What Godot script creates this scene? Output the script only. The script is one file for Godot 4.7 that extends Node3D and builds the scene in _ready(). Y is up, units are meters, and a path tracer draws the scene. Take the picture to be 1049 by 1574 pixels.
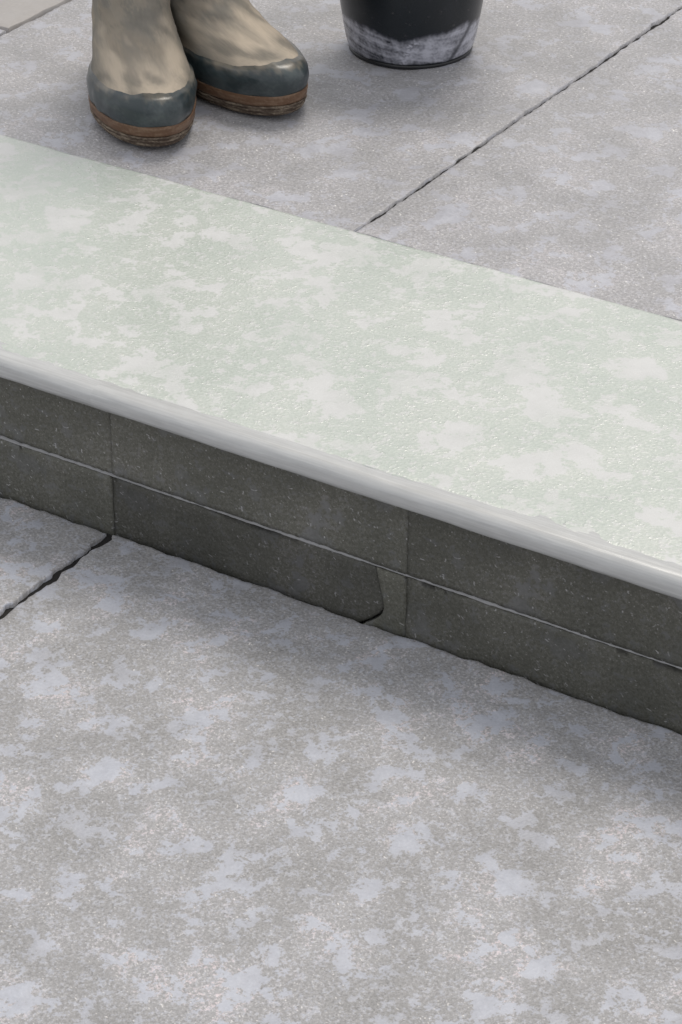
extends Node3D
# Paved terrace with one stone step, a pair of muddy rubber boots and a black bucket.
# x runs along the step, the riser stands in the plane z = 0, the lower paving is at y = 0, the upper at y = 0.15.

const STEP_H := 0.15
const MID_H := 0.0556
const NOSE_Z := 0.0245
const NOSE_LOW := 0.130
const TREAD_BACK := -0.355
const TEX_M := 0.90            # metres covered by one paving texture

var rng := RandomNumberGenerator.new()

# ------------------------------------------------------------------ helpers
func noise(seed_value: int, freq: float, octaves := 4, warp := 0.0, kind := FastNoiseLite.TYPE_SIMPLEX_SMOOTH) -> FastNoiseLite:
	var n := FastNoiseLite.new()
	n.seed = seed_value
	n.noise_type = kind
	n.frequency = freq
	n.fractal_type = FastNoiseLite.FRACTAL_FBM if octaves > 1 else FastNoiseLite.FRACTAL_NONE
	n.fractal_octaves = octaves
	if warp > 0.0:
		n.domain_warp_enabled = true
		n.domain_warp_amplitude = warp
		n.domain_warp_frequency = freq * 2.2
		n.domain_warp_fractal_octaves = 3
	return n

func field(n: FastNoiseLite, w: int, h: int) -> PackedByteArray:
	var im := n.get_image(w, h, false, false, true)
	im.convert(Image.FORMAT_L8)
	return im.get_data()

func tex(im: Image) -> ImageTexture:
	im.generate_mipmaps()
	return ImageTexture.create_from_image(im)

func mesh_node(called: String, st: SurfaceTool, m: Material, parent: Node) -> MeshInstance3D:
	st.generate_normals()
	var o := MeshInstance3D.new()
	o.name = called
	o.mesh = st.commit()
	o.material_override = m
	parent.add_child(o, true)
	return o

func thing(called: String, label: String, category: String, at := Vector3.ZERO, turn := 0.0, group := "") -> Node3D:
	var o := Node3D.new()
	o.name = called
	add_child(o, true)
	o.position = at
	o.rotation.y = turn
	o.set_meta("label", label)
	o.set_meta("category", category)
	if group != "":
		o.set_meta("group", group)
	return o

func structure(called: String) -> Node3D:
	var o := Node3D.new()
	o.name = called
	add_child(o, true)
	o.set_meta("kind", "structure")
	return o

func new_st() -> SurfaceTool:
	var st := SurfaceTool.new()
	st.begin(Mesh.PRIMITIVE_TRIANGLES)
	st.set_smooth_group(0)
	return st

# rows from top to bottom, columns from left to right as seen from outside
func sheet(st: SurfaceTool, p: Array, uv: Array, col: Array, start: int) -> int:
	var rows := p.size()
	var cols: int = p[0].size()
	for j in rows:
		for i in cols:
			if not col.is_empty():
				st.set_color(col[j][i])
			if not uv.is_empty():
				st.set_uv(uv[j][i])
			st.add_vertex(p[j][i])
	for j in rows - 1:
		for i in cols - 1:
			var a := start + j * cols + i
			st.add_index(a); st.add_index(a + 1); st.add_index(a + cols + 1)
			st.add_index(a); st.add_index(a + cols + 1); st.add_index(a + cols)
	return start + rows * cols

func box_mesh(called: String, size: Vector3, at: Vector3, m: Material, parent: Node) -> MeshInstance3D:
	var b := BoxMesh.new()
	b.size = size
	var o := MeshInstance3D.new()
	o.name = called
	o.mesh = b
	o.material_override = m
	o.position = at
	parent.add_child(o, true)
	return o

# ------------------------------------------------------------------ stone textures
# base0..base2: the grainy matrix; patch: the smooth cleft plates lying in it; fleck: mineral flecks with their sparkle painted in; tint: a rosy bloom
func stone(w: int, h: int, sd: int, c: Dictionary) -> Array:
	var fa := field(noise(sd, c.patch_freq, 5, c.warp), w, h)
	var fb_im := noise(sd + 1, c.patch_freq * 0.9, 4, c.warp * 0.5).get_image(w / 2, h / 2, false, false, true)
	fb_im.convert(Image.FORMAT_L8)
	fb_im.resize(w, h, Image.INTERPOLATE_CUBIC)
	var fb := fb_im.get_data()
	var fc := field(noise(sd + 2, 0.16, 2), w, h)
	var fd := field(noise(sd + 3, 0.38, 2), w, h)
	var fe := field(noise(sd + 4, c.patch_freq * 3.6, 4, 18.0), w, h)
	var fs := field(noise(sd + 5, c.patch_freq * 11.0, 3, 5.0), w, h)
	# the picture is computed in bands of rows, side by side
	var bands := 8
	var parts := []
	parts.resize(bands)
	var job := func(n: int):
		var from := w * (h * n / bands)
		var to := w * (h * (n + 1) / bands)
		parts[n] = stone_band(from, to, c, fa, fb, fc, fd, fe, fs)
	var id := WorkerThreadPool.add_group_task(job, bands)
	WorkerThreadPool.wait_for_group_task_completion(id)
	var rgb := PackedByteArray()
	var hgt := PackedByteArray()
	var rgh := PackedByteArray()
	for n in bands:
		rgb.append_array(parts[n][0])
		hgt.append_array(parts[n][1])
		rgh.append_array(parts[n][2])
	return [Image.create_from_data(w, h, false, Image.FORMAT_RGB8, rgb), Image.create_from_data(w, h, false, Image.FORMAT_L8, hgt), Image.create_from_data(w, h, false, Image.FORMAT_L8, rgh)]

func stone_band(from: int, to: int, c: Dictionary, fa: PackedByteArray, fb: PackedByteArray, fc: PackedByteArray, fd: PackedByteArray, fe: PackedByteArray, fs: PackedByteArray) -> Array:
	var rgb := PackedByteArray(); rgb.resize((to - from) * 3)
	var hgt := PackedByteArray(); hgt.resize(to - from)
	var rgh := PackedByteArray(); rgh.resize(to - from)
	var b0: Color = c.base0
	var b1: Color = c.base1
	var pc: Color = c.patch
	var p2: Color = c.patch2
	var fl: Color = c.fleck
	var tn: Color = c.tint
	var lim: float = c.level
	var soft: float = 1.0 / c.soft
	var grain: float = c.grain
	var fleck_at: float = c.fleck_at
	var ra: float = c.rough_base * 255.0
	var rb: float = c.rough_patch * 255.0
	var tint_amt: float = c.tint_amt
	var even: float = c.even
	var glint: float = c.glint
	var rel: float = c.relief
	for i in range(from, to):
		var a: float = fa[i] / 255.0
		var b: float = fb[i] / 255.0
		var g: float = fc[i] / 255.0 - 0.5
		var f: float = fd[i] / 255.0 - 0.5
		var e: float = fe[i] / 255.0
		var q: float = fs[i] / 255.0
		# plates of three sizes with flaky rims, each region of them worn to its own degree
		var s: float = a + (e - 0.5) * 0.34 + (q - 0.5) * 0.16 + g * 0.05 + (b - 0.5) * 0.12 - lim
		var worn: float = clampf(0.35 + 1.5 * (b - 0.3) + even, 0.25, 1.0)
		var m: float = clampf(s * soft, 0.0, 1.0) * worn
		m = maxf(m, clampf((e + 0.30 * (a - 0.5) + 0.26 * (q - 0.5) - 0.665) * soft, 0.0, 1.0) * clampf(1.45 - worn, 0.6, 0.9))
		m = maxf(m, clampf((q + 0.30 * (e - 0.5) - 0.70) * soft, 0.0, 1.0) * 0.70)
		var k: float = clampf(0.95 * b + 0.35 * e + 0.25 * q - 0.30, 0.0, 1.0)
		var pk: float = clampf((b - 0.35) * 1.8 + (e - 0.5) * 0.8 + g * 0.3, 0.0, 1.0)
		var gr: float = (g * 0.8 + f * 1.0 + (q - 0.5) * 0.35) * grain * (0.5 + e) * (1.0 - 0.8 * m)
		var r0: float = lerpf(lerpf(b0.r, b1.r, k), lerpf(pc.r, p2.r, pk), m) + gr
		var g0: float = lerpf(lerpf(b0.g, b1.g, k), lerpf(pc.g, p2.g, pk), m) + gr
		var l0: float = lerpf(lerpf(b0.b, b1.b, k), lerpf(pc.b, p2.b, pk), m) + gr
		var tw: float = tint_amt * clampf(1.0 - absf(s + 0.05) * 14.0, 0.0, 1.0) * clampf((b - 0.52) * 4.0, 0.0, 1.0) * clampf((q - 0.42 + f * 0.6) * 4.0, 0.0, 1.0)
		var fw: float = clampf((f * 0.65 + g * 0.35 + 0.5 - fleck_at) * 9.0, 0.0, 1.0) * (1.0 - 0.85 * m) * clampf((q + b - 0.85) * 3.0, 0.0, 1.0)
		r0 += (tn.r - r0) * tw; g0 += (tn.g - g0) * tw; l0 += (tn.b - l0) * tw
		r0 += (fl.r - r0) * fw; g0 += (fl.g - g0) * fw; l0 += (fl.b - l0) * fw
		var gl: float = 0.0
		if glint > 0.0:
			gl = glint * clampf((q + g * 0.35 - 0.60) * 7.0, 0.0, 1.0) * clampf((e - 0.48) * 5.0, 0.0, 1.0) * (1.0 - m)
		var o := (i - from) * 3
		rgb[o] = int(clampf(r0, 0.0, 1.0) * 255.0)
		rgb[o + 1] = int(clampf(g0, 0.0, 1.0) * 255.0)
		rgb[o + 2] = int(clampf(l0, 0.0, 1.0) * 255.0)
		hgt[i - from] = int(clampf(0.20 + 0.16 * m * rel + (1.0 - 0.8 * m) * (g * 0.30 + f * 0.16 + 0.2) * rel + gl * 0.50 + (0.18 * e + 0.13 * q) * rel, 0.0, 1.0) * 255.0)
		rgh[i - from] = int(clampf(lerpf(ra, rb, m) + g * 50.0 - fw * 40.0 - gl * 130.0, 22.0, 250.0))
	return [rgb, hgt, rgh]

# short scratches, and paving glints painted as pale dots, in colour and relief
func scratches_and_glints(ims: Array, count: int, sd: int, col: Color, longest: float, lean: float, strength: float) -> void:
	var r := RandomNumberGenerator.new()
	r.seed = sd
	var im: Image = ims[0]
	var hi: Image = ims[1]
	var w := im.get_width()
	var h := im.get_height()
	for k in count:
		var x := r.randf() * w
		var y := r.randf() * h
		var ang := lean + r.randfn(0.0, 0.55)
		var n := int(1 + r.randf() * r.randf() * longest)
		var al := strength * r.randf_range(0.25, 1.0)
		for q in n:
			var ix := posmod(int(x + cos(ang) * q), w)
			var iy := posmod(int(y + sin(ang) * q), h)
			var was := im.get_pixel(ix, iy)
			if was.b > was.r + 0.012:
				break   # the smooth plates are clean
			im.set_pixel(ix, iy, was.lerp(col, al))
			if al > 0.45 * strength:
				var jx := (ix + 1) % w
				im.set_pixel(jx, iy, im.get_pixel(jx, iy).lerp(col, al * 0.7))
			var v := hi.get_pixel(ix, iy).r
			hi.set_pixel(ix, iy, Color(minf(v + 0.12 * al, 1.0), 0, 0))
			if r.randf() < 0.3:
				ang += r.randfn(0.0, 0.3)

func stone_mat(ims: Array, relief: float, spec := 0.5) -> StandardMaterial3D:
	var m := StandardMaterial3D.new()
	m.albedo_texture = tex(ims[0])
	m.roughness = 1.0
	m.roughness_texture = tex(ims[2])
	m.roughness_texture_channel = BaseMaterial3D.TEXTURE_CHANNEL_RED
	m.metallic_specular = spec
	m.heightmap_enabled = true
	m.heightmap_texture = tex(ims[1])
	m.heightmap_scale = relief
	return m

func plain(c: Color, rough: float, spec := 0.5, vertex := false) -> StandardMaterial3D:
	var m := StandardMaterial3D.new()
	m.albedo_color = c
	m.roughness = rough
	m.metallic_specular = spec
	m.vertex_color_use_as_albedo = vertex
	return m

# ------------------------------------------------------------------ paving slabs
func stops(a: float, b: float, step: float) -> Array:
	var out := [a, a + 0.0022, a + 0.0055]
	var n := maxi(2, int(round((b - a - 0.011) / step)))
	for k in range(1, n):
		out.append(a + 0.0055 + (b - a - 0.011) * k / n)
	out.append_array([b - 0.0055, b - 0.0022, b])
	return out

func slab(parent: Node3D, x0: float, x1: float, z0: float, z1: float, top: float, m: Material, sd: int, step: float, uv_at: Vector2, jag := 0.0022, thick := 0.028, wave := 1.0, called := "paving_slab", back := -1.0, front := -1.0) -> MeshInstance3D:
	var jz := [jag if back < 0.0 else back, jag if front < 0.0 else front]
	var low := noise(sd, 5.0, 4)
	var mid := noise(sd + 1, 34.0, 3)
	var edge := noise(sd + 2, 38.0, 5)
	var chip := noise(sd + 3, 28.0, 3)
	var xs := stops(x0, x1, step)
	var zs := stops(z0, z1, step * (0.55 if step < 0.0066 else 1.0))
	var nx := xs.size()
	var nz := zs.size()
	var p := []
	var uv := []
	var share := [1.0, 0.62, 0.25]
	var drop := [0.0014, 0.0004, 0.0]
	for j in nz:
		var row := PackedVector3Array()
		var urow := PackedVector2Array()
		for i in nx:
			var x: float = xs[i]
			var z: float = zs[j]
			var ei := mini(i, nx - 1 - i)
			var ej := mini(j, nz - 1 - j)
			var y := top + (low.get_noise_2d(x, z) * 0.0022 + mid.get_noise_2d(x, z) * 0.0011) * wave
			var jj := jag
			if ei < 3:
				var sgn := 1.0 if i < nx - 1 - i else -1.0
				var bite := maxf(0.0, chip.get_noise_2d(z, sgn * 3.0) - 0.12) * 2.4
				x += sgn * share[ei] * jag * (0.55 + 1.1 * edge.get_noise_2d(z, sgn * 7.0) + 1.5 * bite)
			if ej < 3:
				var sgz := 1.0 if j < nz - 1 - j else -1.0
				var bitz := maxf(0.0, chip.get_noise_2d(x, sgz * 5.0) - 0.12) * 2.4
				jj = jz[0] if sgz > 0.0 else jz[1]
				z += sgz * share[ej] * jj * (0.65 + 1.1 * edge.get_noise_2d(x, sgz * 9.0) + bitz)
				if ej > ei: jj = jag
			var e := mini(ei, ej)
			if e < 3:
				y -= drop[e] * clampf(jj / 0.0026, 0.04, 1.0) * (1.0 + 0.8 * edge.get_noise_2d(x * 2.0, z * 2.0))
			row.append(Vector3(x, y, z))
			urow.append(Vector2(x, z) / TEX_M + uv_at)
		p.append(row)
		uv.append(urow)
	var st := new_st()
	var n := sheet(st, p, uv, [], 0)
	var loop := PackedVector3Array()
	for i in nx: loop.append(p[nz - 1][i])
	for j in range(nz - 2, -1, -1): loop.append(p[j][nx - 1])
	for i in range(nx - 2, -1, -1): loop.append(p[0][i])
	for j in range(1, nz): loop.append(p[j][0])
	var rows := []
	var urows := []
	for k in 4:
		var row := PackedVector3Array()
		var urow := PackedVector2Array()
		for i in loop.size():
			var v: Vector3 = loop[i]
			v.y -= thick * k / 3.0
			if k > 0:
				v.x += 0.0010 * edge.get_noise_3d(v.x, v.y * 3.0, v.z)
				v.z += 0.0010 * edge.get_noise_3d(v.z, v.y * 3.0, v.x)
			row.append(v)
			urow.append(Vector2(v.x + v.y * 0.7, v.z + v.y * 0.7) / TEX_M + uv_at)
		rows.append(row)
		urows.append(urow)
	sheet(st, rows, urows, [], n)
	return mesh_node(called, st, m, parent)

# dark strip added in a joint along z, hiding its lit side walls
func dark_joint_strip(parent: Node3D, x: float, z0: float, z1: float, top: float, m: Material, sd: int) -> void:
	var rough := noise(sd, 60.0, 4)
	var n := int((z1 - z0) / 0.003)
	var p := []
	for j in n + 1:
		var z := lerpf(z0, z1, float(j) / n)
		var row := PackedVector3Array()
		for i in 7:
			var u := i / 3.0 - 1.0
			row.append(Vector3(x + u * 0.009, top - 0.0012 + 0.0018 * rough.get_noise_2d(u * 0.01 + x, z), z))
		p.append(row)
	var st := new_st()
	sheet(st, p, [], [], 0)
	mesh_node("dark_joint_strip", st, m, parent)

# ------------------------------------------------------------------ the step
# a riser tile seen from +z: a grid with uneven face, a chipped top arris and four narrow sides
func riser_tile(parent: Node3D, called: String, left: Callable, right: Callable, y0: float, y1: float, z: float, m: Material, sd: int, arris: float, tone: Color, uv_at: Vector2, chip_amt := 1.0) -> MeshInstance3D:
	var low := noise(sd, 7.0, 4)
	var fine := noise(sd + 1, 45.0, 3)
	var chip := noise(sd + 2, 38.0, 4)
	var width: float = right.call(0.5) - left.call(0.5)
	var nx := maxi(4, int(width / 0.0035))
	var ny := 16
	var p := []
	var uv := []
	var col := []
	for j in ny + 4:
		var row := PackedVector3Array()
		var urow := PackedVector2Array()
		var crow := PackedColorArray()
		for i in nx + 1:
			var t := float(i) / nx
			var xm: float = lerpf(left.call(0.5), right.call(0.5), t)
			var c := 0.5 + 0.5 * chip.get_noise_1d(xm)
			var a := arris * (0.35 + chip_amt * 1.3 * maxf(0.0, c - 0.25))
			var s := 0.0
			var y := 0.0
			var zz := z
			var cc := tone
			if j == 0:
				y = y1 - 0.0002; zz = z - 0.010; cc = tone
			elif j == 1:
				y = y1 - 0.0004 - 0.0006 * c; zz = z - a * 0.95
			elif j == 2:
				y = y1 - a * 0.85; zz = z - 0.0003
			else:
				s = float(mini(j - 2, ny)) / ny
				y = lerpf(y1 - a * 0.85 - 0.0004, y0, s)
				cc = tone
			var f := clampf((y - y0) / (y1 - y0), 0.0, 1.0)
			var xa: float = left.call(f)
			var xb: float = right.call(f)
			var x := lerpf(xa, xb, t)
			if j >= 2:
				zz += low.get_noise_2d(x, y) * 0.0016 + fine.get_noise_2d(x, y) * 0.0005
				var e := minf(x - xa, xb - x)
				zz -= 0.0004 * clampf(1.0 - e / 0.002, 0.0, 1.0)
			if j == ny + 3:
				zz = z - 0.011
			row.append(Vector3(x, y, zz))
			urow.append(Vector2(x / 0.6, -y / 0.3) + uv_at)
			crow.append(cc)
		p.append(row)
		uv.append(urow)
		col.append(crow)
	var st := new_st()
	var n := sheet(st, p, uv, col, 0)
	for side in [0, nx]:
		var q := []
		var qu := []
		var qc := []
		for j in range(1, ny + 3):
			var v: Vector3 = p[j][side]
			var b := Vector3(v.x, v.y, z - 0.011)
			q.append(PackedVector3Array([b, v] if side == 0 else [v, b]))
			qu.append(PackedVector2Array([uv[j][side], uv[j][side]]))
			qc.append(PackedColorArray([tone, tone]))
		n = sheet(st, q, qu, qc, n)
	return mesh_node(called, st, m, parent)

func nosing(parent: Node3D, x0: float, x1: float, m: Material) -> void:
	# a rounded, honed front edge: flat back under the tread, bullnose, flat underside
	var prof := []
	prof.append(Vector2(-0.004, STEP_H + 0.0003))
	prof.append(Vector2(0.008, STEP_H + 0.0003))
	for k in 15:
		var t := float(k) / 14.0
		var a := PI * 0.5 - PI * t
		prof.append(Vector2(NOSE_Z - 0.0118 + 0.0118 * pow(maxf(cos(a), 0.0), 0.8), 0.5 * (STEP_H + 0.0003 + NOSE_LOW) + 0.5 * (STEP_H + 0.0003 - NOSE_LOW) * signf(sin(a)) * pow(absf(sin(a)), 0.85)))
	prof.append(Vector2(0.0, NOSE_LOW))
	prof.append(Vector2(-0.010, NOSE_LOW))
	var wob := noise(71, 6.0, 3)
	var fine := noise(72, 40.0, 2)
	var nx := int((x1 - x0) / 0.006)
	var p := []
	var uv := []
	var run := 0.0
	for j in prof.size():
		if j > 0:
			run += prof[j].distance_to(prof[j - 1])
		var row := PackedVector3Array()
		var urow := PackedVector2Array()
		for i in nx + 1:
			var x := lerpf(x0, x1, float(i) / nx)
			var q: Vector2 = prof[j]
			var dz := wob.get_noise_2d(x, j * 0.02) * 0.0012 + fine.get_noise_2d(x, j * 0.03) * 0.00025
			var dy := wob.get_noise_2d(x + 9.0, j * 0.02) * 0.0005
			if j < 2 or j > prof.size() - 3:
				dz = 0.0
			row.append(Vector3(x, q.y + dy, q.x + dz))
			urow.append(Vector2(x / 0.9, run / 0.06))
		p.append(row)
		uv.append(urow)
	var st := new_st()
	sheet(st, p, uv, [], 0)
	mesh_node("nosing", st, m, parent)

# pale mortar squeezed out of the joint between the two courses, thin and ragged
func mortar(parent: Node3D, x0: float, x1: float, m: Material) -> void:
	var ragged := noise(91, 90.0, 4)
	var slow := noise(92, 9.0, 3)
	var n := int((x1 - x0) / 0.002)
	var p := [PackedVector3Array(), PackedVector3Array(), PackedVector3Array(), PackedVector3Array(), PackedVector3Array()]
	for i in n + 1:
		var x := lerpf(x0, x1, float(i) / n)
		var t := maxf(0.00012, 0.00055 + 0.0010 * slow.get_noise_1d(x) + 0.0010 * ragged.get_noise_1d(x))
		var y := MID_H + 0.0003 + 0.0005 * ragged.get_noise_2d(x, 4.0)
		var z := 0.0019 + 0.0008 * slow.get_noise_2d(x, 2.0)
		p[0].append(Vector3(x, y + t, -0.004))
		p[1].append(Vector3(x, y + t, z - t * 0.6))
		p[2].append(Vector3(x, y, z))
		p[3].append(Vector3(x, y - t, z - t * 0.6))
		p[4].append(Vector3(x, y - t, -0.004))
	var st := new_st()
	sheet(st, p, [], [], 0)
	mesh_node("mortar_joint", st, m, parent)

# ------------------------------------------------------------------ boots
const PROF_H := [0.000, 0.020, 0.030, 0.038, 0.045, 0.051, 0.056, 0.061, 0.068, 0.080, 0.096, 0.115, 0.140, 0.180, 0.240, 0.320, 0.385]
const PROF_D := [0.005, 0.004, 0.001, 0.001, 0.005, 0.012, 0.022, 0.038, 0.061, 0.092, 0.112, 0.126, 0.137, 0.143, 0.144, 0.140, 0.137]
const PROF_B := [0.284, 0.284, 0.287, 0.288, 0.288, 0.287, 0.286, 0.285, 0.284, 0.281, 0.277, 0.274, 0.272, 0.272, 0.276, 0.282, 0.286]
const PROF_W := [0.0525, 0.0535, 0.0555, 0.0558, 0.0545, 0.0525, 0.0505, 0.0488, 0.0465, 0.0435, 0.0412, 0.0398, 0.0395, 0.0420, 0.0490, 0.0570, 0.0600]

func look(table: Array, h: float) -> float:
	for k in range(1, PROF_H.size()):
		if h <= PROF_H[k]:
			var t: float = clampf((h - PROF_H[k - 1]) / (PROF_H[k] - PROF_H[k - 1]), 0.0, 1.0)
			# Catmull-Rom through the table so that the outline has no kinks
			var a: float = table[maxi(k - 2, 0)]
			var b: float = table[k - 1]
			var c: float = table[k]
			var d: float = table[mini(k + 1, table.size() - 1)]
			return 0.5 * (2.0 * b + (c - a) * t + (2.0 * a - 5.0 * b + 4.0 * c - d) * t * t + (3.0 * b - a - 3.0 * c + d) * t * t * t)
	return table[table.size() - 1]

# a point on the boot's skin: h its height, phi the angle round (0 at the toe), grow an outward offset, side +1 for the boot whose inner side is +x
func boot_point(h: float, phi: float, grow: float, side: float) -> Vector3:
	var zf := -look(PROF_D, h) + grow
	var zb := -look(PROF_B, h) - grow
	var hw := look(PROF_W, h) + grow
	var zc := 0.5 * (zf + zb)
	var a := 0.5 * (zf - zb)
	var shaft := smoothstep(0.045, 0.125, h)
	var u := cos(phi)
	var expo := lerpf(2.1, 2.05, shaft)
	var wide := pow(maxf(0.0, 1.0 - pow(absf(u), expo)), 1.0 / expo)
	var foot := 1.0
	if u < 0.40:
		foot = lerpf(1.0, 0.70, smoothstep(0.40, -0.25, u))
	foot = lerpf(foot, 1.0, shaft)
	var x := signf(sin(phi)) * hw * wide * foot
	var z := zc + a * u
	# toes turn in a little towards the inner side
	var f := clampf((u - 0.1) / 0.9, 0.0, 1.0)
	x += side * 0.007 * f * f * (1.0 - shaft)
	# toe spring
	var d := clampf(1.0 + z / 0.075, 0.0, 1.0)
	return Vector3(x, h + 0.0065 * d * d * (1.0 - 0.7 * clampf(h / 0.2, 0.0, 1.0)), z)

func boot(called: String, label: String, at: Vector3, turn: float, side: float, sd: int) -> void:
	var root := thing(called, label, "boot", at, turn, "pair of muddy rubber boots")
	var big := noise(sd, 16.0, 4)
	var streak := noise(sd + 1, 55.0, 4)
	var fine := noise(sd + 2, 260.0, 3)
	var crease := noise(sd + 3, 14.0, 2)
	var smear := noise(sd + 5, 46.0, 2)
	var nphi := 180
	# upper: shaft and foot of grey-green rubber, dried mud wiped over it
	var hs := []
	var h := 0.385
	while h > 0.020:
		hs.append(h)
		h -= 0.005 if h > 0.14 else (0.0022 if h > 0.062 else 0.0010)
	hs.append(0.018)
	var rubber := Color(0.125, 0.118, 0.100)
	var mud := Color(0.30, 0.250, 0.190)
	var pale_mud := Color(0.50, 0.425, 0.335)
	var dusty := Color(0.240, 0.222, 0.193)
	var p := []
	var col := []
	for hh: float in hs:
		var row := PackedVector3Array()
		var crow := PackedColorArray()
		for i in nphi + 1:
			# columns bunch towards the toe, where the skin shows most
			var t := 2.0 * float(i) / nphi - 1.0
			var phi := PI * signf(t) * pow(absf(t), 1.5)
			var v := boot_point(hh, phi, 0.0, side)
			# soft folds over the instep and the ankle
			var fold := 0.5 * crease.get_noise_3d(v.x * 0.8, v.y * 1.7, v.z * 1.7) + 0.9 * (0.35 - absf(crease.get_noise_3d(v.x * 1.3 + 3.0, v.y * 2.1 + v.x * 0.9, v.z * 1.6)))
			var amt := smoothstep(0.05, 0.09, hh) * 0.0046
			var out := Vector3(sin(phi), 0.25, cos(phi)).normalized()
			v += out * (fold * amt + 0.0004 * streak.get_noise_3dv(v))
			row.append(v)
			# dried mud: broad wiped patches, streaks running down and across, crumbs
			var b := big.get_noise_3d(v.x * 0.6, v.y * 0.6, v.z * 0.6)
			var s := smear.get_noise_3d(v.x * 0.75 + v.y * 0.45, v.y * 0.16, v.z * 0.16)
			var s2 := smear.get_noise_3d(v.x * 0.30 + 5.0, v.y * 0.8 + v.x * 0.5, v.z * 0.30)
			var f := fine.get_noise_3dv(v)
			var c := rubber.lerp(dusty, clampf(0.72 + 0.7 * b + 0.22 * s + 0.15 * f, 0.0, 1.0))
			c = c.lerp(mud, clampf(0.15 + 0.9 * b + 0.45 * s2 + 0.2 * s + 0.12 * f, 0.0, 0.8))
			# crusted patches with their own margins
			var crust := smoothstep(0.10, 0.17, 0.8 * big.get_noise_3d(v.x * 1.7 + 2.0, v.y * 1.3, v.z * 1.3) + 0.5 * s2 + 0.25 * f)
			c = c.lerp(mud.lerp(pale_mud, 0.35 + 0.5 * b), 0.22 * crust)
			# thick pale mud lying on top of the toes, wiped upwards in strokes
			var on_toe := clampf((cos(phi) - 0.30) * 2.2, 0.0, 1.0) * smoothstep(0.090, 0.058, hh + 0.030 * s + 0.040 * b + 0.015 * s2)
			c = c.lerp(pale_mud, clampf(on_toe * (0.80 + 0.70 * s2 + 0.5 * b + 0.2 * f), 0.0, 0.92))
			c = c.lerp(pale_mud, 0.30 * smoothstep(0.32, 0.50, s + 0.30 * b))
			c = c.lerp(rubber, 0.35 * smoothstep(0.25, 0.50, -s2 - 0.3 * b))
			crow.append(c)
		p.append(row)
		col.append(crow)
	var st := new_st()
	sheet(st, p, [], col, 0)
	mesh_node("upper", st, plain(Color.WHITE, 0.74, 0.35, true), root)
	# lining inside the open top
	var li := []
	for hh: float in [0.17, 0.2, 0.24, 0.28, 0.33, 0.384]:
		var row := PackedVector3Array()
		for i in 61:
			row.append(boot_point(hh, TAU * i / 60.0, -0.0035, side))
		li.append(row)
	st = new_st()
	sheet(st, li, [], [], 0)
	mesh_node("lining", st, plain(Color(0.28, 0.27, 0.25), 0.9), root)
	# rolled rim
	var rim := []
	for k in 9:
		var a := TAU * k / 8.0
		var row := PackedVector3Array()
		for i in 91:
			row.append(boot_point(0.385, TAU * i / 90.0, -0.001 + 0.003 * cos(a), side) + Vector3(0, 0.003 * sin(-a), 0))
		rim.append(row)
	st = new_st()
	sheet(st, rim, [], [], 0)
	mesh_node("top_rim", st, plain(Color(0.30, 0.31, 0.28), 0.6), root)
	# toe cap: thicker dark rubber round the front of the foot
	var cap := []
	var ccol := []
	var dark := Color(0.030, 0.041, 0.045)
	var worn := Color(0.068, 0.083, 0.086)
	var np := 150
	for k in 31:
		var row := PackedVector3Array()
		var crow := PackedColorArray()
		for i in np + 1:
			var t := 2.0 * float(i) / np - 1.0
			var phi := 1.95 * signf(t) * pow(absf(t), 1.35)
			var edge_h := 0.0515 + 0.0030 * big.get_noise_2d(phi * 0.05, 3.0) + 0.0008 * streak.get_noise_2d(phi * 0.05, 8.0) - 0.006 * smoothstep(1.1, 1.95, absf(phi)) + 0.0030 * exp(-pow(phi / 0.5, 2.0))
			var q := float(k) / 30.0
			var hh := lerpf(edge_h, 0.019, pow(q, 0.8))
			var lift := 0.0024 * smoothstep(0.0, 0.07, q) * smoothstep(1.95, 1.75, absf(phi))
			var v := boot_point(hh, phi, lift - 0.0002, side)
			v.y += lift * 0.5
			var w := big.get_noise_3d(v.x * 1.4, v.y * 1.4, v.z * 1.4)
			v += Vector3(sin(phi), 0.5, cos(phi)) * (0.0013 * smoothstep(0.05, 0.3, q) * crease.get_noise_3d(v.x * 2.2, v.y * 2.6, v.z * 2.2))
			row.append(v)
			var c := dark.lerp(worn, clampf(0.30 + 1.3 * w + 0.5 * fine.get_noise_3dv(v), 0.0, 1.0))
			# smears of dried mud reaching over the margin
			var sm := smoothstep(0.20, 0.0, q + 0.16 * streak.get_noise_2d(phi * 0.12, hh * 1.5))
			c = c.lerp(mud, 0.55 * sm * clampf(0.5 + 1.4 * w, 0.0, 1.0))
			crow.append(c)
		cap.append(row)
		ccol.append(crow)
	st = new_st()
	sheet(st, cap, [], ccol, 0)
	mesh_node("toe_cap", st, plain(Color.WHITE, 0.29, 0.5, true), root)
	# foxing band: brown strip that joins upper and sole
	ring(root, "foxing_band", side, [[0.0235, 0.0010], [0.0240, 0.0028], [0.0236, 0.0036], [0.0215, 0.0038], [0.0175, 0.0032], [0.0140, 0.0024], [0.0125, 0.0004]], Color(0.135, 0.075, 0.045), Color(0.20, 0.13, 0.085), 0.52, sd + 10, 0.00035)
	# outsole with its moulded ribs, caked with dirt
	ring(root, "outsole", side, [[0.0128, 0.0002], [0.0122, 0.0020], [0.0112, 0.0026], [0.0102, 0.0018], [0.0092, 0.0002], [0.0082, 0.0012], [0.0070, 0.0012], [0.0060, -0.0006], [0.0050, -0.0014], [0.0040, -0.0010], [0.0024, -0.0022], [0.0010, -0.0046], [0.0, -0.0080]], Color(0.085, 0.062, 0.047), Color(0.23, 0.185, 0.14), 0.8, sd + 20, 0.0011, true)

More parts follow.
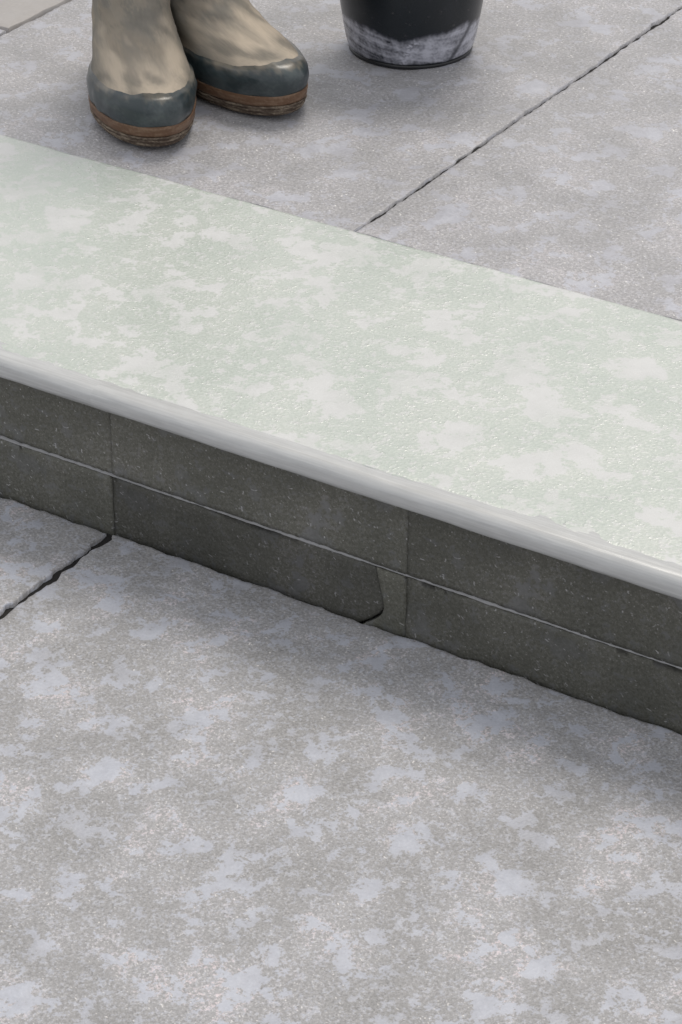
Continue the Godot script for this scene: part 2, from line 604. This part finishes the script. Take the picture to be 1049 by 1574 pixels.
func ring(root: Node3D, called: String, side: float, prof: Array, ca: Color, cb: Color, rough: float, sd: int, bump: float, closed := false) -> void:
	var n := noise(sd, 60.0, 4)
	var f := noise(sd + 1, 300.0, 2)
	var p := []
	var col := []
	# the profile is resampled so that the ribs stay crisp
	var rows := []
	for k in prof.size() - 1:
		for q in 3:
			var t := q / 3.0
			rows.append([lerpf(prof[k][0], prof[k + 1][0], t), lerpf(prof[k][1], prof[k + 1][1], t)])
	rows.append(prof[prof.size() - 1])
	for r in rows:
		var row := PackedVector3Array()
		var crow := PackedColorArray()
		for i in 321:
			var t := 2.0 * float(i) / 320.0 - 1.0
			var phi := PI * signf(t) * pow(absf(t), 1.35)
			var v := boot_point(0.021, phi, r[1], side)
			v.y += r[0] - 0.021
			var w := n.get_noise_3d(v.x * 0.7, v.y * 4.0, v.z * 0.7)
			var d := f.get_noise_3dv(v)
			var o := Vector3(sin(phi), 0.0, cos(phi))
			v += o * (w * bump + d * bump * 0.4)
			if closed:
				v.y = maxf(v.y + bump * 0.5 * w * clampf(r[0] / 0.003, 0.0, 1.0), 0.0)
			row.append(v)
			crow.append(ca.lerp(cb, clampf(0.25 + 1.5 * w + 0.8 * d, 0.0, 1.0)))
		p.append(row)
		col.append(crow)
	var st := new_st()
	var at := sheet(st, p, [], col, 0)
	if closed:   # the tread underneath
		var last: PackedVector3Array = p[p.size() - 1]
		st.set_color(ca)
		st.add_vertex(Vector3(0, 0.0012, -0.14))
		for v in last:
			st.set_color(ca)
			st.add_vertex(v)
		for i in last.size() - 1:
			st.add_index(at); st.add_index(at + 1 + i); st.add_index(at + 2 + i)
	mesh_node(called, st, plain(Color.WHITE, rough, 0.4, true), root)

# ------------------------------------------------------------------ bucket
func bucket(at: Vector3, turn: float) -> void:
	var root := thing("plastic_bucket", "black plastic bucket with pale smears wiped round its foot", "bucket", at, turn)
	var big := noise(301, 22.0, 4)
	var brush := noise(302, 30.0, 5)
	var fine := noise(303, 240.0, 2)
	var black := Color(0.009, 0.012, 0.019)
	var film := Color(0.50, 0.505, 0.57)
	var prof := []
	for k in 4:
		var a := PI * 0.5 * k / 3.0
		prof.append([0.0035 - 0.0035 * sin(a) + 0.0, 0.0665 + 0.0015 * (1.0 - sin(a)) - 0.003 * sin(a)])
	var hs := []
	var h := 0.19
	while h > 0.004:
		hs.append(h)
		h -= 0.004 if h > 0.075 else 0.0007
	var p := []
	var col := []
	var nphi := 420
	for hh: float in hs:
		var row := PackedVector3Array()
		var crow := PackedColorArray()
		for i in nphi + 1:
			var phi := -PI + TAU * i / nphi
			var r := 0.0685 + 0.155 * hh - 0.0055 * exp(-hh / 0.006)
			row.append(Vector3(sin(phi) * r, hh, cos(phi) * r))
			# pale slurry wiped round the lower wall in overlapping strokes
			var c := black
			var bow := hh + 0.010 * sin(phi * 1.6 + 0.7)
			var upper := 0.0425 + 0.0055 * cos((phi + 1.05) * 3.3) + 0.004 * big.get_noise_2d(phi * 0.10, 2.0)
			var lower := 0.0062 + 0.002 * big.get_noise_2d(phi * 0.12, 6.0)
			var inside := smoothstep(upper + 0.0010, upper - 0.0075, hh + 0.0012 * brush.get_noise_2d(phi * 0.3, hh)) * smoothstep(lower - 0.0006, lower + 0.0012, hh)
			var strokes := brush.get_noise_2d(phi * 0.022, bow * 4.0)
			var body := 0.50 + 0.50 * strokes + 0.45 * big.get_noise_2d(phi * 0.16, hh * 1.5) + 0.25 * fine.get_noise_2d(phi * 0.07, hh)
			body += 0.22 * smoothstep(-0.15, 0.15, phi)
			# a bare gap where two strokes part, and a heavier ridge of slurry beside it
			body *= 1.0 - 0.8 * exp(-pow((phi - 0.72 - (hh - 0.015) * 9.0) / 0.06, 2.0))
			body += 0.55 * exp(-pow((phi + 0.10 - (hh - 0.015) * 7.0 - 0.05 * fine.get_noise_1d(hh)) / 0.035, 2.0)) * clampf(0.4 + 2.0 * fine.get_noise_2d(phi * 0.07, hh), 0.0, 1.0)
			c = c.lerp(film, clampf(body, 0.0, 1.0) * inside)
			# thin dusty scuffs higher up
			c = c.lerp(Color(0.12, 0.11, 0.10), 0.4 * smoothstep(0.50, 0.62, brush.get_noise_2d(phi * 0.2 + 4.0, hh * 3.0)) * smoothstep(0.03, 0.05, hh))
			crow.append(c)
		p.append(row)
		col.append(crow)
	var st := new_st()
	sheet(st, p, [], col, 0)
	mesh_node("wall", st, plain(Color.WHITE, 0.26, 0.5, true), root)
	lathe(root, "base_ring", [Vector2(0.0655, 0.0046), Vector2(0.0668, 0.0040), Vector2(0.0672, 0.0025), Vector2(0.0668, 0.0008), Vector2(0.0655, 0.0), Vector2(0.055, 0.0), Vector2(0.052, 0.003), Vector2(0.001, 0.003)], plain(Color(0.11, 0.115, 0.125), 0.35))
	lathe(root, "rolled_rim", [Vector2(0.0975, 0.188), Vector2(0.0985, 0.1935), Vector2(0.1025, 0.1945), Vector2(0.1050, 0.192), Vector2(0.1050, 0.180), Vector2(0.1035, 0.180), Vector2(0.1020, 0.189)], plain(Color(0.11, 0.115, 0.125), 0.4))
	lathe(root, "inner_wall", [Vector2(0.001, 0.006), Vector2(0.064, 0.006), Vector2(0.0668, 0.010), Vector2(0.0960, 0.190)], plain(Color(0.11, 0.115, 0.125), 0.5))

func lathe(root: Node3D, called: String, prof: Array, m: Material) -> void:
	var rows := []
	for q: Vector2 in prof:
		var row := PackedVector3Array()
		for i in 97:
			var a := TAU * i / 96.0
			row.append(Vector3(sin(a) * q.x, q.y, cos(a) * q.x))
		rows.append(row)
	var st := new_st()
	sheet(st, rows, [], [], 0)
	mesh_node(called, st, m, root)

# ------------------------------------------------------------------ scene
func _ready() -> void:
	rng.seed = 11
	# camera
	var cam := Camera3D.new()
	cam.name = "camera"
	cam.fov = 21.644
	cam.near = 0.05
	cam.far = 400.0
	cam.position = Vector3(1.22417, 1.2335, 1.57754)
	cam.rotation_order = EULER_ORDER_YXZ
	cam.rotation_degrees = Vector3(-31.435, 32.1356, 0.177)
	add_child(cam)
	cam.current = true
	# overcast sky, light breaking through from ahead and to the right
	var env := Environment.new()
	env.background_mode = Environment.BG_SKY
	var sm := ProceduralSkyMaterial.new()
	sm.sky_top_color = Color(0.875, 0.88, 0.895)
	sm.sky_horizon_color = Color(0.755, 0.76, 0.775)
	sm.sky_curve = 0.25
	sm.ground_horizon_color = Color(0.5, 0.5, 0.5)
	sm.ground_bottom_color = Color(0.35, 0.35, 0.35)
	sm.sun_angle_max = 1.0
	var sky := Sky.new()
	sky.sky_material = sm
	env.sky = sky
	env.tonemap_mode = Environment.TONE_MAPPER_LINEAR
	env.tonemap_exposure = 1.12
	env.sdfgi_enabled = true
	env.ssao_enabled = true
	env.ssil_enabled = true
	var we := WorldEnvironment.new()
	we.name = "world"
	we.environment = env
	add_child(we)
	var sun := DirectionalLight3D.new()
	sun.name = "sun"
	sun.light_energy = 0.5
	sun.light_color = Color(1.0, 0.975, 0.94)
	sun.light_angular_distance = 26.0
	sun.shadow_enabled = true
	add_child(sun)
	var yaw := deg_to_rad(32.1356)
	var ahead := Vector3(-sin(yaw), 0, -cos(yaw))
	var rightward := Vector3(cos(yaw), 0, -sin(yaw))
	var az := deg_to_rad(20.0)
	var el := deg_to_rad(60.0)
	var to_sun := (ahead * cos(az) + rightward * sin(az)) * cos(el) + Vector3.UP * sin(el)
	sun.look_at_from_position(to_sun * 5.0, Vector3.ZERO, Vector3.UP)

	# materials
	var low_c := {patch_freq = 0.0130, warp = 40.0, base0 = Color8(143, 142, 142), base1 = Color8(168, 167, 169), patch = Color8(168, 170, 178), patch2 = Color8(179, 182, 191), fleck = Color8(214, 212, 211), tint = Color8(214, 200, 202), level = 0.645, soft = 0.014, grain = 0.17, fleck_at = 0.66, rough_base = 0.58, rough_patch = 0.48, tint_amt = 1.0, even = 0.45, glint = 0.4, relief = 0.8}
	var low_i := stone(1536, 1536, 21, low_c)
	scratches_and_glints(low_i, 6000, 5, Color8(240, 236, 232), 5.0, 0.9, 0.9)
	var mat_low := stone_mat(low_i, 0.14)
	var up_c := low_c.duplicate()
	up_c.merge({level = 0.610, soft = 0.05, base0 = Color8(150, 149, 150), base1 = Color8(171, 169, 171), patch = Color8(166, 166, 172), patch2 = Color8(180, 181, 188), grain = 0.17, fleck_at = 0.66, rough_base = 0.50, rough_patch = 0.42, tint_amt = 0.4, glint = 0.6}, true)
	var up_i := stone(1280, 1280, 47, up_c)
	scratches_and_glints(up_i, 7000, 6, Color8(245, 243, 238), 4.0, 0.7, 1.0)
	var mat_up := stone_mat(up_i, 0.13)
	var tr_c := {patch_freq = 0.0095, warp = 45.0, base0 = Color8(177, 185, 177), base1 = Color8(189, 194, 187), patch = Color8(191, 192, 191), patch2 = Color8(198, 199, 198), fleck = Color8(205, 206, 201), tint = Color8(196, 194, 189), level = 0.63, soft = 0.03, grain = 0.05, fleck_at = 0.64, rough_base = 0.38, rough_patch = 0.55, tint_amt = 0.35, even = 0.25, glint = 1.0, relief = 0.4}
	var tr_i := stone(2048, 768, 83, tr_c)
	var mat_tread := stone_mat(tr_i, 0.15, 0.9)
	var ri_c := {patch_freq = 0.010, warp = 30.0, base0 = Color8(92, 92, 85), base1 = Color8(117, 116, 108), patch = Color8(100, 101, 99), patch2 = Color8(122, 122, 121), fleck = Color8(168, 166, 164), tint = Color8(150, 146, 146), level = 0.64, soft = 0.12, grain = 0.12, fleck_at = 0.70, rough_base = 0.68, rough_patch = 0.62, tint_amt = 0.4, even = 0.0, glint = 0.0, relief = 1.0}
	var ri_i := stone(1024, 512, 131, ri_c)
	scratches_and_glints(ri_i, 1500, 8, Color8(196, 195, 198), 9.0, 0.8, 0.95)
	var mat_riser := stone_mat(ri_i, 0.10, 0.4)
	mat_riser.vertex_color_use_as_albedo = true
	# honed edge: streaks along its length
	var nw := 1024
	var nh := 128
	var sa := noise(151, 0.02, 4)
	var nim := Image.create(nw, nh, false, Image.FORMAT_RGB8)
	var nhi := Image.create(nw, nh, false, Image.FORMAT_L8)
	for y in nh:
		for x in nw:
			var a := sa.get_noise_2d(x * 0.22, y * 9.0)
			var b := sa.get_noise_2d(x * 1.2 + 400.0, y * 3.0)
			var v := 0.72 + 0.045 * a + 0.03 * b
			nim.set_pixel(x, y, Color(v * 0.995, v, v * 0.995))
			nhi.set_pixel(x, y, Color(0.5 + 0.4 * a + 0.1 * b, 0, 0))
	var mat_nose := StandardMaterial3D.new()
	mat_nose.albedo_texture = tex(nim)
	mat_nose.roughness = 0.24
	mat_nose.metallic_specular = 0.7
	mat_nose.heightmap_enabled = true
	mat_nose.heightmap_texture = tex(nhi)
	mat_nose.heightmap_scale = 0.02
	# bedding and the wider ground
	var bed := plain(Color(0.24, 0.235, 0.225), 0.95)
	var gn := NoiseTexture2D.new()
	gn.width = 512
	gn.height = 512
	gn.seamless = true
	gn.noise = noise(161, 0.02, 5)
	var ramp := Gradient.new()
	ramp.set_color(0, Color(0.36, 0.355, 0.345))
	ramp.set_color(1, Color(0.56, 0.555, 0.545))
	gn.color_ramp = ramp
	var mat_ground := StandardMaterial3D.new()
	mat_ground.albedo_texture = gn
	mat_ground.roughness = 0.95
	mat_ground.uv1_triplanar = true
	mat_ground.uv1_world_triplanar = true
	mat_ground.uv1_scale = Vector3(0.8, 0.8, 0.8)

	var mat_joint_strip := plain(Color(0.13, 0.125, 0.12), 0.95)

	# setting
	var g := box_mesh("ground", Vector3(120, 0.2, 120), Vector3(0, -0.132, 0), mat_ground, self)
	g.set_meta("kind", "structure")
	var tb := box_mesh("terrace_base", Vector3(60, 0.18, 30), Vector3(0, 0.028, -15.0 - 0.0125), mat_ground, self)
	tb.set_meta("kind", "structure")

	# lower paving
	var lower := structure("lower_pavement")
	slab(lower, -0.600, -0.0024, 0.005, 0.905, 0.0, mat_low, 401, 0.0065, Vector2(0.69, 0.03), 0.0020)
	slab(lower, 0.0024, 0.890, 0.005, 0.905, 0.0, mat_low, 411, 0.006, Vector2(0.006, 0.0), 0.0020)
	slab(lower, 0.898, 1.790, 0.005, 0.905, 0.0, mat_low, 421, 0.014, Vector2(0.3, 0.4), 0.0026)
	slab(lower, -1.210, -0.608, 0.005, 0.905, 0.0, mat_low, 431, 0.014, Vector2(0.1, 0.2), 0.0026)
	slab(lower, -0.600, -0.0024, 0.912, 1.812, 0.0, mat_low, 441, 0.014, Vector2(0.5, 0.6), 0.0026)
	slab(lower, 0.0024, 0.890, 0.912, 1.812, 0.0, mat_low, 451, 0.014, Vector2(0.2, 0.7), 0.0026)
	slab(lower, 0.898, 1.790, 0.912, 1.812, 0.0, mat_low, 461, 0.014, Vector2(0.8, 0.1), 0.0026)
	slab(lower, -1.210, -0.608, 0.912, 1.812, 0.0, mat_low, 471, 0.014, Vector2(0.4, 0.3), 0.0026)

	# upper paving, behind the step's tread
	var upper := structure("upper_pavement")
	var uy := STEP_H
	var ub := TREAD_BACK + 0.0002
	slab(upper, -0.5655, 0.0224, -1.255, ub, uy, mat_up, 501, 0.006, Vector2(0.66, 0.392), 0.0011, 0.028, 1.0, "paving_slab", -1.0, 0.0002)
	slab(upper, 0.0244, 0.920, -1.255, ub, uy, mat_up, 511, 0.006, Vector2(0.0, 0.392), 0.0013, 0.028, 1.0, "paving_slab", -1.0, 0.0004)
	slab(upper, -1.165, -0.5685, -0.5830, ub, uy, mat_up, 521, 0.007, Vector2(0.3, 0.9), 0.0005, 0.028, 1.0, "paving_slab", -1.0, 0.0002)
	var pale_i := stone(512, 512, 191, {patch_freq = 0.006, warp = 40.0, base0 = Color8(160, 156, 153), base1 = Color8(168, 164, 161), patch = Color8(165, 162, 160), patch2 = Color8(170, 167, 165), fleck = Color8(190, 188, 186), tint = Color8(176, 172, 170), level = 0.6, soft = 0.3, grain = 0.03, fleck_at = 0.8, rough_base = 0.55, rough_patch = 0.5, tint_amt = 0.1, even = 0.0, glint = 0.0, relief = 1.0})
	var mat_pale := stone_mat(pale_i, 0.02)
	var ps := slab(upper, -1.165, -0.5675, -1.183, -0.5860, uy + 0.002, mat_pale, 531, 0.01, Vector2(0.3, 0.3), 0.0010, 0.03, 0.3)
	ps.set_meta("label", "paler, smoother paving slab behind the boots")
	slab(upper, 0.924, 1.820, -1.255, ub, uy, mat_up, 541, 0.014, Vector2(0.4, 0.1), 0.0016)
	slab(upper, -1.770, -1.169, -1.255, ub, uy, mat_up, 551, 0.014, Vector2(0.1, 0.1), 0.0016)
	for k in 5:
		slab(upper, -1.770 + 0.72 * k, -1.770 + 0.72 * k + 0.716, -2.16, -1.259, uy, mat_up, 561 + 10 * k, 0.018, Vector2(0.17 * k, 0.3), 0.0016)
	slab(upper, -1.165, -0.5685, -1.255, -1.187, uy, mat_up, 621, 0.014, Vector2(0.5, 0.5), 0.0016)

	dark_joint_strip(lower, 0.0, 0.004, 1.81, -0.0030, mat_joint_strip, 95)
	dark_joint_strip(upper, 0.0234, -1.255, TREAD_BACK - 0.001, STEP_H - 0.0022, mat_joint_strip, 96)

	# the step
	var step := thing("stone_step", "single stone step with pale green tread, white rounded nosing and dark tiled riser", "step")
	var save := TEX_M
	var tread := slab(step, -1.17, 1.82, TREAD_BACK, 0.0085, STEP_H + 0.0006, mat_tread, 701, 0.006, Vector2(0.0, 0.0), 0.0010, 0.019, 0.35, "tread", 0.0001, 0.0016)
	mat_tread.uv1_scale = Vector3(save / 1.2, save / 0.45, 1)
	mat_tread.uv1_offset = Vector3(0.5, 0.85, 0)
	tread.set_meta("label", "pale green tread mottled with whitish patches")
	nosing(step, -1.17, 1.82, mat_nose)
	var w1 := Color(0.80, 0.80, 0.80)
	var xs := [-1.19, -0.892, -0.595, -0.298, 0.0, 0.2974, 0.595, 0.893, 1.19, 1.488, 1.785]
	for k in xs.size() - 1:
		var xa: float = xs[k] + 0.0003
		var xb: float = xs[k + 1] - 0.0003
		var tone := Color(1, 1, 1) * (0.90 + 0.14 * sin(k * 2.3))
		tone.a = 1.0
		riser_tile(step, "riser_tile", func(_f): return xa, func(_f): return xb, MID_H + 0.0008, NOSE_LOW - 0.0004, 0.0 + 0.0008 * sin(k * 1.7), mat_riser, 801 + 7 * k, 0.0012, tone, Vector2(fposmod(0.17 * k, 0.48) + 0.01 - xa / 0.6, 0.53), 0.8)
		if k == 4:
			# cracked tile: a dark main piece, and a lighter, prouder shard at its end
			var cut := func(f: float): return 0.2690 + 0.0080 * clampf((1.0 - f) / 0.42, 0.0, 1.0) - 0.0125 * clampf((0.58 - f) / 0.23, 0.0, 1.4) * clampf((0.58 - f) / 0.23, 0.0, 1.4)
			var main := riser_tile(step, "riser_tile", func(_f): return xa, func(f): return cut.call(f) - 0.0005 - 0.0034 * smoothstep(0.58, 0.40, f), -0.030, MID_H, 0.0010, mat_riser, 901, 0.0008, Color(0.58, 0.58, 0.585), Vector2(0.42, 0.82))
			main.set_meta("label", "darker riser tile with a cracked end")
			riser_tile(step, "riser_shard", func(f): return cut.call(f), func(_f): return xb, -0.030, MID_H, 0.0026, mat_riser, 911, 0.0008, Color(0.94, 0.94, 0.92), Vector2(0.1, 0.82))
		else:
			riser_tile(step, "riser_tile", func(_f): return xa, func(_f): return xb, -0.030, MID_H, 0.0016 + 0.0005 * sin(k * 2.9), mat_riser, 851 + 7 * k, 0.0009, tone * Color(0.92, 0.92, 0.92), Vector2(fposmod(0.29 * k + 0.2, 0.48) + 0.01 - xa / 0.6, 0.82))

	mortar(step, -1.19, 1.785, plain(Color(0.60, 0.60, 0.605), 0.9))

	# boots and bucket on the upper paving
	boot("rubber_boot", "muddy rubber boot pointing straight out, nearer the pale tread", Vector3(-0.2348, STEP_H + 0.0012, -0.3937), deg_to_rad(42.0), 1.0, 1001)
	boot("rubber_boot", "muddy rubber boot turned outwards, nearer the black bucket", Vector3(-0.1618, STEP_H + 0.0012, -0.5496), deg_to_rad(72.0), -1.0, 1041)
	bucket(Vector3(-0.1699, STEP_H + 0.0010, -0.7805), deg_to_rad(32.0))
